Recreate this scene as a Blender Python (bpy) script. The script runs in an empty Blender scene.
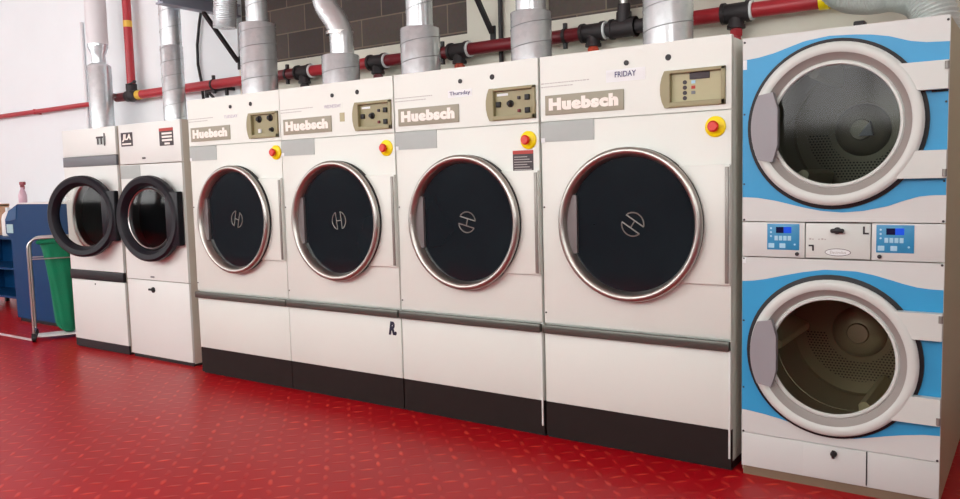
import bpy, bmesh, math, random
from mathutils import Vector, Matrix
random.seed(4)
PI = math.pi
SC = bpy.context.scene
COL = SC.collection

# ------------------------------------------------------------------ materials
def new_mat(name):
    m = bpy.data.materials.new(name); m.use_nodes = True
    nt = m.node_tree; nt.nodes.clear()
    out = nt.nodes.new('ShaderNodeOutputMaterial'); b = nt.nodes.new('ShaderNodeBsdfPrincipled')
    nt.links.new(b.outputs[0], out.inputs[0])
    return m, nt, b

def srgb(r, g, b):
    f = lambda c: (c/255/12.92) if c/255 <= .04045 else ((c/255+.055)/1.055)**2.4
    return (f(r), f(g), f(b), 1)

def mat(name, rgb, rough=.5, metal=0, mott=.06, scale=9, bump=0, coat=0, spec=.5):
    """painted / moulded surface with procedural mottling"""
    m, nt, b = new_mat(name); N = nt.nodes.new; K = nt.links.new
    c = srgb(*rgb)
    tc = N('ShaderNodeTexCoord'); nz = N('ShaderNodeTexNoise')
    nz.inputs['Scale'].default_value = scale; nz.inputs['Detail'].default_value = 5
    K(tc.outputs['Object'], nz.inputs['Vector'])
    mx = N('ShaderNodeMix'); mx.data_type = 'RGBA'
    mx.inputs[6].default_value = tuple(x*(1-mott) for x in c[:3])+(1,)
    mx.inputs[7].default_value = tuple(min(1, x*(1+mott)) for x in c[:3])+(1,)
    K(nz.outputs['Fac'], mx.inputs[0]); K(mx.outputs[2], b.inputs['Base Color'])
    mr = N('ShaderNodeMapRange'); mr.inputs[3].default_value = max(.02, rough*.85); mr.inputs[4].default_value = min(1, rough*1.15)
    K(nz.outputs['Fac'], mr.inputs[0]); K(mr.outputs[0], b.inputs['Roughness'])
    b.inputs['Metallic'].default_value = metal
    b.inputs['Specular IOR Level'].default_value = spec
    if coat: b.inputs['Coat Weight'].default_value = coat; b.inputs['Coat Roughness'].default_value = .1
    if bump:
        bp = N('ShaderNodeBump'); bp.inputs['Strength'].default_value = bump; bp.inputs['Distance'].default_value = .01
        n2 = N('ShaderNodeTexNoise'); n2.inputs['Scale'].default_value = scale*6; n2.inputs['Detail'].default_value = 6
        K(tc.outputs['Object'], n2.inputs['Vector']); K(n2.outputs['Fac'], bp.inputs['Height']); K(bp.outputs[0], b.inputs['Normal'])
    return m

M = {}
M['cream'] = mat('cream_enamel', (220, 226, 219), .38, mott=.025, scale=3)
M['white'] = mat('white_enamel', (222, 227, 223), .38, mott=.025, scale=3)
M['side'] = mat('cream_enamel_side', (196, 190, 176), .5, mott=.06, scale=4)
M['stack'] = mat('pale_grey_enamel', (205, 210, 207), .4, mott=.03, scale=3)
M['doorwhite'] = mat('pale_grey_plastic', (204, 211, 206), .36, mott=.02, scale=5)
M['doorgrey'] = mat('grey_door_cone', (150, 147, 142), .45, mott=.03)
M['handle'] = mat('mauve_grey_plastic', (144, 144, 148), .45, mott=.03)
M['kick'] = mat('dark_brown_kick', (33, 24, 22), .7, mott=.08, spec=.25)
M['bumper'] = mat('bronze_bumper', (94, 96, 90), .34, metal=.6, mott=.08)
M['black'] = mat('black_rubber', (14, 14, 18), .55, mott=.1)
M['navyring'] = mat('black_navy_plastic', (13, 15, 25), .45, mott=.08, spec=.35)
M['charcoal'] = mat('charcoal_band', (24, 26, 30), .5, mott=.06)
M['midgrey'] = mat('grey_band', (108, 112, 116), .5, mott=.05)
M['plate'] = mat('grey_label_plate', (166, 175, 172), .45, mott=.05, scale=20)
M['badge'] = mat('khaki_badge', (154, 152, 134), .5, mott=.03)
M['khaki'] = mat('khaki_panel', (146, 140, 104), .45, mott=.05)
M['khakilight'] = mat('khaki_panel_light', (172, 168, 130), .45, mott=.04)
M['lettering'] = mat('white_lettering', (240, 236, 228), .5, mott=.01)
M['yellow'] = mat('yellow_plastic', (250, 224, 0), .4, mott=.03)
M['redbutton'] = mat('red_plastic', (206, 36, 14), .35, mott=.03)
M['paper'] = mat('white_paper', (228, 234, 235), .8, mott=.02)
M['ink'] = mat('blue_violet_ink', (60, 60, 110), .7, mott=.05)
M['faintink'] = mat('faded_violet_ink', (178, 172, 190), .7, mott=.05)
M['print'] = mat('grey_fine_print', (172, 171, 168), .7, mott=.05)
M['blackink'] = mat('blue_black_ink', (28, 28, 52), .7, mott=.05)
M['labelred'] = mat('label_red', (176, 60, 52), .6, mott=.03)
M['labeldark'] = mat('label_dark', (62, 56, 60), .6, mott=.05)
M['chrome'] = mat('brushed_steel_ring', (178, 176, 170), .34, metal=1, mott=.05, scale=14)
M['steelgrip'] = mat('grey_grip', (118, 112, 112), .35, metal=.5, mott=.05)
M['steel'] = mat('bright_steel', (196, 194, 192), .3, metal=1, mott=.05, scale=14)
M['hinge'] = mat('hinge_grey', (138, 136, 130), .4, metal=.4, mott=.05)
M['blueprint'] = mat('sky_blue_print', (44, 152, 204), .42, mott=.04, scale=4)
M['keyblue'] = mat('keypad_blue', (44, 138, 186), .4, mott=.04)
M['keylight'] = mat('keypad_pale', (160, 206, 226), .4, mott=.04)
M['lcd'] = mat('lcd_dark', (8, 14, 60), .2, mott=.04)
M['machineblue'] = mat('washer_blue', (0, 58, 104), .5, spec=.25, mott=.08, scale=5)
M['machinebluelight'] = mat('washer_pale_blue', (30, 84, 130), .4, mott=.06, scale=5)
M['green'] = mat('green_fabric', (2, 122, 84), .85, mott=.14, scale=14, bump=.25)
M['pinkplastic'] = mat('pink_bottle', (204, 172, 186), .3, mott=.04)
M['maroonplastic'] = mat('maroon_trigger', (140, 62, 72), .4, mott=.04)
M['whiteplastic'] = mat('white_plastic', (232, 230, 228), .4, mott=.02)
M['tan'] = mat('tan_cardboard', (206, 164, 132), .8, mott=.06)
M['mint'] = mat('pale_mint_sticker', (168, 200, 204), .6, mott=.03)
M['redpaint'] = mat('red_pipe_paint', (172, 40, 50), .38, mott=.12, scale=7)
M['maroonshade'] = mat('maroon_shaded_red', (112, 18, 30), .42, mott=.15, scale=9)  # red pipe paint with its shade put in the colour; also a maroon button
M['iron'] = mat('black_iron', (52, 48, 50), .55, metal=.3, mott=.2, scale=20, bump=.3)
M['orange'] = mat('orange_red_oxide', (206, 74, 44), .5, mott=.12)
M['tapeyellow'] = mat('yellow_tape', (226, 186, 70), .5, mott=.06)
M['beam'] = mat('grey_steel_beam', (150, 156, 170), .42, metal=.5, mott=.1)
M['darkmetal'] = mat('dark_bracket', (48, 48, 50), .5, metal=.3, mott=.1)
M['sidepanel'] = mat('dull_steel_side', (176, 166, 136), .5, metal=.15, mott=.12, scale=3)
M['base'] = mat('taupe_base', (122, 104, 84), .6, mott=.1)
M['plaster'] = mat('white_plaster', (234, 243, 246), .75, mott=.025, scale=2.2, bump=.1)
M['oldplaster'] = mat('cream_render', (222, 222, 208), .8, mott=.06, scale=3, bump=.35)
M['farwall'] = mat('far_wall_paint', (112, 116, 122), .8, mott=.04, scale=2)
M['ceil'] = mat('ceiling_paint', (228, 227, 224), .85, mott=.02, scale=2)
M['whitepipe'] = mat('white_painted_pipe', (224, 225, 228), .4, mott=.03)
M['linewhite'] = mat('white_line_paint', (226, 206, 206), .6, mott=.06)
M['fix'] = mat('light_fixture_white', (235, 235, 232), .4, mott=.01)

def galvanised():
    m, nt, b = new_mat('galvanised_steel'); N = nt.nodes.new; K = nt.links.new
    tc = N('ShaderNodeTexCoord'); v = N('ShaderNodeTexVoronoi'); v.inputs['Scale'].default_value = 34
    K(tc.outputs['Object'], v.inputs['Vector'])
    r = N('ShaderNodeMix'); r.data_type = 'RGBA'; r.inputs[6].default_value = srgb(214, 222, 226); r.inputs[7].default_value = srgb(224, 231, 234)
    sp = N('ShaderNodeSeparateColor'); K(v.outputs['Color'], sp.inputs[0]); K(sp.outputs[0], r.inputs[0])
    K(r.outputs[2], b.inputs['Base Color']); b.inputs['Metallic'].default_value = .62
    mr = N('ShaderNodeMapRange'); mr.inputs[3].default_value = .2; mr.inputs[4].default_value = .24
    K(sp.outputs[1], mr.inputs[0]); K(mr.outputs[0], b.inputs['Roughness'])
    return m
M['galv'] = galvanised()

def foil():
    m, nt, b = new_mat('crinkled_aluminium_foil'); N = nt.nodes.new; K = nt.links.new
    tc = N('ShaderNodeTexCoord'); n = N('ShaderNodeTexNoise'); n.inputs['Scale'].default_value = 26; n.inputs['Detail'].default_value = 3
    K(tc.outputs['Object'], n.inputs['Vector'])
    bp = N('ShaderNodeBump'); bp.inputs['Strength'].default_value = .35; bp.inputs['Distance'].default_value = .01
    K(n.outputs['Fac'], bp.inputs['Height']); K(bp.outputs[0], b.inputs['Normal'])
    b.inputs['Base Color'].default_value = srgb(222, 227, 229); b.inputs['Metallic'].default_value = .7; b.inputs['Roughness'].default_value = .24
    return m
M['foil'] = foil()
M['film'] = mat('silver_duct_film', (206, 214, 212), .3, metal=.25, mott=.1, scale=12, bump=.3)

def darkglass():
    m, nt, b = new_mat('dark_tinted_glass'); N = nt.nodes.new; K = nt.links.new
    tc = N('ShaderNodeTexCoord'); n = N('ShaderNodeTexNoise'); n.inputs['Scale'].default_value = 2.5
    K(tc.outputs['Object'], n.inputs['Vector'])
    mx = N('ShaderNodeMix'); mx.data_type = 'RGBA'; mx.inputs[6].default_value = srgb(14, 20, 26); mx.inputs[7].default_value = srgb(30, 38, 42)
    K(n.outputs['Fac'], mx.inputs[0]); K(mx.outputs[2], b.inputs['Base Color'])
    b.inputs['Roughness'].default_value = .08; b.inputs['Specular IOR Level'].default_value = .4
    return m
M['darkglass'] = darkglass()

def clearglass(name, tint, rough=.09):
    """thin pane: transparent body with a Fresnel reflection"""
    m = bpy.data.materials.new(name); m.use_nodes = True; nt = m.node_tree; nt.nodes.clear(); N = nt.nodes.new; K = nt.links.new
    o = N('ShaderNodeOutputMaterial'); t = N('ShaderNodeBsdfTransparent'); t.inputs[0].default_value = tint
    g = N('ShaderNodeBsdfGlossy'); g.inputs['Roughness'].default_value = rough
    f = N('ShaderNodeFresnel'); f.inputs[0].default_value = 1.33
    x = N('ShaderNodeMixShader'); K(f.outputs[0], x.inputs[0]); K(t.outputs[0], x.inputs[1]); K(g.outputs[0], x.inputs[2]); K(x.outputs[0], o.inputs[0])
    return m
M['glass'] = clearglass('clear_door_glass', (.7, .72, .68, 1))
M['smokeglass'] = clearglass('smoked_door_glass', (.42, .46, .48, 1))

def perforated(name, base, dot, band):
    """drum steel: round perforations in the back of the drum between the radii band[0] and band[1]"""
    m, nt, b = new_mat(name); N = nt.nodes.new; K = nt.links.new
    def math_(op, a, bb=None):
        n = N('ShaderNodeMath'); n.operation = op
        for i, v in enumerate((a, bb)):
            if v is None: continue
            if isinstance(v, (int, float)): n.inputs[i].default_value = v
            else: K(v, n.inputs[i])
        return n.outputs[0]
    tc = N('ShaderNodeTexCoord'); s = N('ShaderNodeSeparateXYZ'); K(tc.outputs['Object'], s.inputs[0])
    u = math_('MULTIPLY', s.outputs[0], 66); v = math_('MULTIPLY', s.outputs[2], 76)
    row = math_('FLOOR', v); u2 = math_('ADD', u, math_('MULTIPLY', row, .5))
    fu = math_('SUBTRACT', math_('FRACT', u2), .5); fv = math_('SUBTRACT', math_('FRACT', v), .5)
    d = math_('SQRT', math_('ADD', math_('MULTIPLY', fu, fu), math_('MULTIPLY', fv, fv)))
    hole = math_('LESS_THAN', d, .31)
    rad = math_('SQRT', math_('ADD', math_('MULTIPLY', s.outputs[0], s.outputs[0]), math_('MULTIPLY', s.outputs[2], s.outputs[2])))
    inb = math_('MULTIPLY', math_('MULTIPLY', math_('GREATER_THAN', rad, band[0]), math_('LESS_THAN', rad, band[1])), math_('MULTIPLY', math_('GREATER_THAN', s.outputs[1], .5), math_('LESS_THAN', s.outputs[2], -.01)))
    k = math_('MULTIPLY', hole, inb)
    mx = N('ShaderNodeMix'); mx.data_type = 'RGBA'; mx.inputs[6].default_value = base; mx.inputs[7].default_value = dot
    K(k, mx.inputs[0]); K(mx.outputs[2], b.inputs['Base Color'])
    b.inputs['Metallic'].default_value = .6; b.inputs['Roughness'].default_value = .42
    return m
M['drum'] = perforated('perforated_drum', srgb(150, 142, 116), srgb(66, 61, 50), (.15, .245))
M['drumback'] = mat('drum_back_steel', (186, 178, 152), .4, metal=.5, mott=.08)
M['vane'] = mat('drum_vane', (206, 196, 158), .45, metal=.4, mott=.08)
M['darkdrum'] = mat('dark_drum', (84, 88, 90), .5, metal=.3, mott=.1)

def floor_mat():
    m, nt, b = new_mat('red_safety_vinyl'); N = nt.nodes.new; K = nt.links.new
    def mt(op, a, bb=None):
        n = N('ShaderNodeMath'); n.operation = op
        for i, v in enumerate((a, bb)):
            if v is None: continue
            if isinstance(v, (int, float)): n.inputs[i].default_value = v
            else: K(v, n.inputs[i])
        return n.outputs[0]
    tc = N('ShaderNodeTexCoord')
    wz = N('ShaderNodeTexNoise'); wz.inputs['Scale'].default_value = 10; K(tc.outputs['Object'], wz.inputs['Vector'])
    wm = N('ShaderNodeVectorMath'); wm.operation = 'SCALE'; wm.inputs['Scale'].default_value = .035; K(wz.outputs['Color'], wm.inputs[0])
    wa = N('ShaderNodeVectorMath'); K(tc.outputs['Object'], wa.inputs[0]); K(wm.outputs[0], wa.inputs[1])
    s = N('ShaderNodeSeparateXYZ'); K(wa.outputs[0], s.inputs[0])
    S = 11.5
    u = mt('MULTIPLY', s.outputs[0], S); v = mt('MULTIPLY', s.outputs[1], S)
    fu = mt('SUBTRACT', mt('FRACT', u), .5); fv = mt('SUBTRACT', mt('FRACT', v), .5)
    par = mt('SUBTRACT', mt('MULTIPLY', mt('FLOORED_MODULO', mt('ADD', mt('FLOOR', u), mt('FLOOR', v)), 2), 2), 1)
    a = mt('ADD', fu, mt('MULTIPLY', fv, par)); c = mt('SUBTRACT', fu, mt('MULTIPLY', fv, par))
    a2 = mt('DIVIDE', a, .66); c2 = mt('DIVIDE', c, .22)
    q = mt('SUBTRACT', 1, mt('ADD', mt('MULTIPLY', a2, a2), mt('MULTIPLY', c2, c2)))
    lug = mt('MAXIMUM', q, 0)
    big = N('ShaderNodeTexNoise'); big.inputs['Scale'].default_value = 1.1; big.inputs['Detail'].default_value = 6; K(tc.outputs['Object'], big.inputs['Vector'])
    mid = N('ShaderNodeTexNoise'); mid.inputs['Scale'].default_value = 5; mid.inputs['Detail'].default_value = 4; K(tc.outputs['Object'], mid.inputs['Vector'])
    base = N('ShaderNodeMix'); base.data_type = 'RGBA'; base.inputs[6].default_value = srgb(150, 3, 16); base.inputs[7].default_value = srgb(176, 8, 24)
    K(big.outputs['Fac'], base.inputs[0])
    mx = N('ShaderNodeMix'); mx.data_type = 'RGBA'; mx.inputs[7].default_value = srgb(226, 80, 60)
    mm = N('ShaderNodeMapRange'); mm.inputs[1].default_value = .35; mm.inputs[2].default_value = .7; mm.inputs[3].default_value = .15; mm.inputs[4].default_value = .95
    K(mid.outputs['Fac'], mm.inputs[0])
    cv = N('ShaderNodeCombineXYZ'); K(mt('FLOOR', u), cv.inputs[0]); K(mt('FLOOR', v), cv.inputs[1])
    wn = N('ShaderNodeTexWhiteNoise'); wn.noise_dimensions = '2D'; K(cv.outputs[0], wn.inputs['Vector'])
    K(mt('MULTIPLY', lug, mt('MULTIPLY', mm.outputs[0], mt('ADD', mt('MULTIPLY', wn.outputs['Value'], .9), .35))), mx.inputs[0]); K(base.outputs[2], mx.inputs[6])
    K(mx.outputs[2], b.inputs['Base Color'])
    mr = N('ShaderNodeMapRange'); mr.inputs[3].default_value = .24; mr.inputs[4].default_value = .4
    K(big.outputs['Fac'], mr.inputs[0]); K(mr.outputs[0], b.inputs['Roughness'])
    bp = N('ShaderNodeBump'); bp.inputs['Strength'].default_value = .35; bp.inputs['Distance'].default_value = .003
    K(lug, bp.inputs['Height']); K(bp.outputs[0], b.inputs['Normal'])
    b.inputs['Specular IOR Level'].default_value = .17
    return m
M['floor'] = floor_mat()

def block_mat():
    m, nt, b = new_mat('dark_concrete_blockwork'); N = nt.nodes.new; K = nt.links.new
    tc = N('ShaderNodeTexCoord'); s = N('ShaderNodeSeparateXYZ'); K(tc.outputs['Object'], s.inputs[0])
    cb = N('ShaderNodeCombineXYZ'); K(s.outputs[0], cb.inputs[0]); K(s.outputs[2], cb.inputs[1])
    br = N('ShaderNodeTexBrick'); K(cb.outputs[0], br.inputs['Vector'])
    br.inputs['Scale'].default_value = 1; br.inputs['Brick Width'].default_value = .45; br.inputs['Row Height'].default_value = .225
    br.inputs['Mortar Size'].default_value = .006; br.inputs['Mortar Smooth'].default_value = .3
    br.inputs['Color1'].default_value = srgb(80, 73, 71); br.inputs['Color2'].default_value = srgb(100, 91, 85); br.inputs['Mortar'].default_value = srgb(134, 122, 108)
    n = N('ShaderNodeTexNoise'); n.inputs['Scale'].default_value = 40; n.inputs['Detail'].default_value = 8; K(tc.outputs['Object'], n.inputs['Vector'])
    mx = N('ShaderNodeMix'); mx.data_type = 'RGBA'; mx.blend_type = 'MULTIPLY'; mx.inputs[0].default_value = .35
    K(br.outputs['Color'], mx.inputs[6]); K(n.outputs['Color'], mx.inputs[7]); K(mx.outputs[2], b.inputs['Base Color'])
    b.inputs['Roughness'].default_value = .9
    bp = N('ShaderNodeBump'); bp.inputs['Strength'].default_value = .4; K(n.outputs['Fac'], bp.inputs['Height']); K(bp.outputs[0], b.inputs['Normal'])
    return m
M['block'] = block_mat()

WIN, LAMP = 9.8, 4.2
def emis(name, rgb, strength):
    m = bpy.data.materials.new(name); m.use_nodes = True; nt = m.node_tree; nt.nodes.clear()
    o = nt.nodes.new('ShaderNodeOutputMaterial'); e = nt.nodes.new('ShaderNodeEmission')
    e.inputs[0].default_value = (*rgb, 1); e.inputs[1].default_value = strength; nt.links.new(e.outputs[0], o.inputs[0])
    return m
M['lamp'] = emis('fluorescent_diffuser', (1, .985, .96), LAMP)
M['addedlight'] = emis('added_pane_glow', (1, .99, .98), WIN)  # glow of the added windows behind the camera
M['lcdlit'] = emis('lit_blue_screen', (.03, .12, .9), .9)
M['ledred'] = emis('red_indicator', (.9, .1, .05), .4)

# ------------------------------------------------------------------ mesh helpers
class MB:
    def __init__(s): s.bm = bmesh.new()
    def box(s, x0, x1, y0, y1, z0, z1, bev=0, seg=2):
        vs = [s.bm.verts.new((x, y, z)) for x in (x0, x1) for y in (y0, y1) for z in (z0, z1)]
        fs = [s.bm.faces.new([vs[i] for i in q]) for q in ((0, 1, 3, 2), (4, 6, 7, 5), (0, 4, 5, 1), (2, 3, 7, 6), (0, 2, 6, 4), (1, 5, 7, 3))]
        if bev:
            es = list({e for f in fs for e in f.edges})
            bmesh.ops.bevel(s.bm, geom=es, offset=bev, segments=seg, affect='EDGES', profile=.5)
        return s
    def ring(s, pts): return [s.bm.verts.new(p) for p in pts]
    def skin(s, a, b):
        n = len(a)
        for i in range(n): s.bm.faces.new((a[i], a[(i+1) % n], b[(i+1) % n], b[i]))
    def cyl(s, p0, p1, r, r2=None, seg=24, caps=True):
        p0, p1 = Vector(p0), Vector(p1); r2 = r if r2 is None else r2
        z = (p1-p0).normalized(); x = z.orthogonal().normalized(); y = z.cross(x)
        f = lambda p, rr: s.ring([p+(x*math.cos(t)+y*math.sin(t))*rr for t in (2*PI*i/seg for i in range(seg))])
        a, b = f(p0, r), f(p1, r2); s.skin(a, b)
        if caps: s.bm.faces.new(a[::-1]); s.bm.faces.new(b)
        return s
    def lathe(s, prof, c=(0, 0, 0), axis='Y', seg=72, cap0=False, cap1=False):
        rs = []
        for r, h in prof:
            if axis == 'Y': rs.append(s.ring([(c[0]+r*math.cos(t), c[1]+h, c[2]+r*math.sin(t)) for t in (2*PI*i/seg for i in range(seg))]))
            else: rs.append(s.ring([(c[0]+r*math.cos(t), c[1]+r*math.sin(t), c[2]+h) for t in (2*PI*i/seg for i in range(seg))]))
        for a, b in zip(rs, rs[1:]): s.skin(a, b)
        if cap0: s.bm.faces.new(rs[0][::-1])
        if cap1: s.bm.faces.new(rs[-1])
        return s
    def tube(s, pts, r, seg=14, caps=True):
        P = [Vector(p) for p in pts]; R = r if isinstance(r, (list, tuple)) else [r]*len(P)
        T = [(P[min(i+1, len(P)-1)]-P[max(i-1, 0)]).normalized() for i in range(len(P))]
        x = T[0].orthogonal().normalized(); rs = []
        for p, t, rr in zip(P, T, R):
            x = (x-t*x.dot(t)).normalized(); y = t.cross(x)
            rs.append(s.ring([p+(x*math.cos(a)+y*math.sin(a))*rr for a in (2*PI*i/seg for i in range(seg))]))
        for a, b in zip(rs, rs[1:]): s.skin(a, b)
        if caps: s.bm.faces.new(rs[0][::-1]); s.bm.faces.new(rs[-1])
        return s
    def prism(s, poly, y0, y1):
        a = s.ring([(x, y0, z) for x, z in poly]); b = s.ring([(x, y1, z) for x, z in poly])
        s.bm.faces.new(a); s.bm.faces.new(b[::-1]); s.skin(b, a); return s
    def holed(s, x0, x1, z0, z1, cx, cz, R, y0, y1, seg=72):
        """rectangular plate (front y0, back y1) with a round hole"""
        per = []; inn = []
        for i in range(seg):
            t = 2*PI*i/seg; c, n = math.cos(t), math.sin(t)
            k = min(((x1-cx)/c if c > 1e-9 else (x0-cx)/c if c < -1e-9 else 1e9), ((z1-cz)/n if n > 1e-9 else (z0-cz)/n if n < -1e-9 else 1e9))
            per.append([cx+c*k, cz+n*k]); inn.append((cx+c*R, cz+n*R))
        for X in (x0, x1):
            for Z in (z0, z1):
                j = min(range(seg), key=lambda i: (per[i][0]-X)**2+(per[i][1]-Z)**2); per[j] = [X, Z]
        o0 = s.ring([(x, y0, z) for x, z in per]); i0 = s.ring([(x, y0, z) for x, z in inn])
        o1 = s.ring([(x, y1, z) for x, z in per]); i1 = s.ring([(x, y1, z) for x, z in inn])
        s.skin(o0, i0); s.skin(i0, i1); s.skin(i1, o1); s.skin(o1, o0); return s
    def ball(s, c, r, sx=1, sy=1, sz=1, seg=20):
        m = Matrix.Translation(c) @ Matrix.Diagonal((sx, sy, sz, 1))
        bmesh.ops.create_uvsphere(s.bm, u_segments=seg, v_segments=seg//2, radius=r, matrix=m); return s
    def build(s, name, m, parent=None, loc=(0, 0, 0), rot=(0, 0, 0), smooth=35):
        bmesh.ops.recalc_face_normals(s.bm, faces=s.bm.faces)
        me = bpy.data.meshes.new(name); s.bm.to_mesh(me); s.bm.free(); me.materials.append(m)
        if smooth:
            for p in me.polygons: p.use_smooth = True
            me.set_sharp_from_angle(angle=math.radians(smooth))
        o = bpy.data.objects.new(name, me); COL.objects.link(o); o.location = loc; o.rotation_euler = rot
        if parent: o.parent = parent
        return o

def arc(cx, cz, r, a0, a1, n=12):
    return [(cx+r*math.cos(math.radians(a0+(a1-a0)*i/n)), cz+r*math.sin(math.radians(a0+(a1-a0)*i/n))) for i in range(n+1)]

def tag(o, label, cat, group=None):
    o['label'] = label; o['category'] = cat
    if group: o['group'] = group
    return o

def thing(name, label, cat, loc, rz=0, group=None):
    o = bpy.data.objects.new(name, None); o.empty_display_size = .1; COL.objects.link(o)
    o.location = loc; o.rotation_euler = (0, 0, rz); return tag(o, label, cat, group)

def struct(o): o['kind'] = 'structure'; return o

def text(name, s, w, h, cx, cz, y, m, parent, bold=0., ext=.0005, shear=0, spacing=1):
    """lettering as a mesh standing on a surface that faces -Y"""
    cu = bpy.data.curves.new(name, 'FONT'); cu.body = s; cu.align_x = 'CENTER'; cu.align_y = 'CENTER'; cu.size = 1; cu.offset = bold; cu.extrude = .01; cu.shear = shear; cu.space_character = spacing
    cu.resolution_u = 3
    tmp = bpy.data.objects.new(name+'_tmp', cu); COL.objects.link(tmp)
    bpy.context.view_layer.update()
    me = bpy.data.meshes.new_from_object(tmp.evaluated_get(bpy.context.evaluated_depsgraph_get()))
    bpy.data.objects.remove(tmp); bpy.data.curves.remove(cu)
    xs = [v.co.x for v in me.vertices]; zs = [v.co.y for v in me.vertices]
    sx = w/(max(xs)-min(xs)); sz = h/(max(zs)-min(zs)); mx = (max(xs)+min(xs))/2; mz = (max(zs)+min(zs))/2
    for v in me.vertices:
        x, z, d = v.co; v.co = ((x-mx)*sx, -d/.01*ext, (z-mz)*sz)
    me.name = name; me.materials.clear(); me.materials.append(m)
    o = bpy.data.objects.new(name, me); COL.objects.link(o); o.parent = parent; o.location = (cx, y, cz); return o

# ------------------------------------------------------------------ the room
WY = 1.5; FY = -6.0; WX = (-12.4, -9.5, -6.6, -3.7, -.8); RWY = -4.4
struct(MB().box(-14, 2.9, -6.25, 1.9, -.1, 0).build('floor', M['floor'], smooth=0))
struct(MB().box(-14, 2.9, -6.25, 1.9, 4.1, 4.2).build('ceiling', M['ceil'], smooth=0))
struct(MB().box(-14, 2.9, FY-.25, FY, 0, 1.75).build('wall_front_dado', M['farwall'], smooth=0))
fw_ = MB().box(-14, 2.9, FY-.25, FY, 1.75, 1.8).box(-14, 2.9, FY-.25, FY, 3.9, 4.1)
edges = [-14]+[e for x in WX for e in (x-1.1, x+1.1)]+[2.9]
for a, b in zip(edges[::2], edges[1::2]): fw_.box(a, b, FY-.25, FY, 1.8, 3.9)
struct(fw_.build('wall_front', M['ceil'], smooth=0))
for i, x in enumerate(WX):  # unseen windows, added to light the machine fronts
    w = MB().box(x-1.1, x+1.1, FY-.16, FY-.1, 1.8, 1.86).box(x-1.1, x+1.1, FY-.16, FY-.1, 3.84, 3.9)
    for dx in (-1.1, -.4, .34, 1.04): w.box(x+dx, x+dx+.06, FY-.16, FY-.1, 1.86, 3.84)
    w = struct(w.build('unseen_window_%d' % (i+1), M['fix'], smooth=0))
    MB().box(x-1.05, x+1.05, FY-.14, FY-.13, 1.85, 3.85).build('pane', M['addedlight'], w, smooth=0)
struct(MB().box(-14.2, -14, -6.25, 1.9, 0, 4.1).build('wall_left', M['plaster'], smooth=0))
struct(MB().box(2.9, 3.1, -6.25, 1.9, 0, 1.75).build('wall_right_dado', M['farwall'], smooth=0))
struct(MB().box(2.9, 3.1, -6.25, 1.9, 1.75, 1.8).box(2.9, 3.1, -6.25, 1.9, 3.9, 4.1).box(2.9, 3.1, -6.25, RWY-1.1, 1.8, 3.9).box(2.9, 3.1, RWY+1.1, 1.9, 1.8, 3.9).build('wall_right', M['ceil'], smooth=0))
w = MB().box(2.98, 3.04, RWY-1.1, RWY+1.1, 1.8, 1.86).box(2.98, 3.04, RWY-1.1, RWY+1.1, 3.84, 3.9)  # unseen window, added to give the ducts bright bands
for dy in (-1.1, -.4, .34, 1.04): w.box(2.98, 3.04, RWY+dy, RWY+dy+.06, 1.86, 3.84)
w = struct(w.build('unseen_window_6', M['fix'], smooth=0))
MB().box(3.01, 3.02, RWY-1.05, RWY+1.05, 1.85, 3.85).build('pane', M['addedlight'], w, smooth=0)
# back wall: blockwork, with a rendered dado and piers standing 60 mm proud of it
struct(MB().box(-14, 2.9, WY+.06, WY+.3, 0, 4.1).build('wall_back_blockwork', M['block'], smooth=0))
struct(MB().box(-14, -5.12, WY, WY+.07, 0, 4.1).build('wall_back_plaster', M['plaster'], smooth=0))
struct(MB().box(-5.12, 2.9, WY, WY+.07, 0, 2.445, bev=.004).build('wall_back_dado', M['oldplaster'], smooth=0))
struct(MB().box(-2.475, -1.8, WY, WY+.07, 2.44, 4.1, bev=.004).build('wall_back_pier', M['oldplaster'], smooth=0))
struct(MB().box(-.6, 2.9, WY, WY+.07, 2.44, 4.1, bev=.004).build('wall_back_corner_pier', M['oldplaster'], smooth=0))
struct(MB().box(-7.52, -7.40, WY-.05, WY, 0, 4.1, bev=.006).build('trim_1', M['plaster'], smooth=0))
tag(MB().box(-7.05, -6.32, -.004, .048, 0, .0015).build('floor_line', M['linewhite'], smooth=0), 'thin white line marked on the red floor left of the laundry trolley', 'floor marking')

def batten(x, y):
    t = thing('ceiling_light', 'unseen white fluorescent batten fixed to the ceiling over the laundry aisle', 'ceiling light', (x, y, 4.1), 0, 'fluorescent ceiling battens')
    MB().box(-.8, .8, -.06, .06, -.05, 0, bev=.008).build('housing', M['fix'], t)
    MB().box(-.77, .77, -.05, .05, -.085, -.052, bev=.01).build('diffuser', M['lamp'], t)
for x in (-6.0, -3.8, -1.6, .5): batten(x, -2.2)
for x in (-6.0, -2.8, .2): batten(x, -3.8)
for x in (-12, -10.2, -8.3, -6.5): batten(x, -.1)  # extra battens, added to brighten the left end of the wall
for x in (-11.1, -9.2, -7.3): batten(x, -.7)  # second added row, again only to brighten the left end

# ------------------------------------------------------------------ large tumble dryers
ZD = 1.118
def emblem(parent, ang, y):
    b = MB(); R, h, r = .056, .02, .0032
    a0 = math.degrees(math.asin(h/R))
    rot = lambda p: (p[0]*math.cos(ang)-p[1]*math.sin(ang), y, p[0]*math.sin(ang)+p[1]*math.cos(ang)+0)
    for sg in (1, -1):
        pts = arc(0, 0, R, a0, 180-a0, 16); pts = [(x, z*sg) for x, z in pts]; pts = pts+[pts[0]]
        b.tube([rot(p) for p in pts], r, 6)
    b.tube([rot((0, -h)), rot((0, h))], r, 6)
    return b

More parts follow.
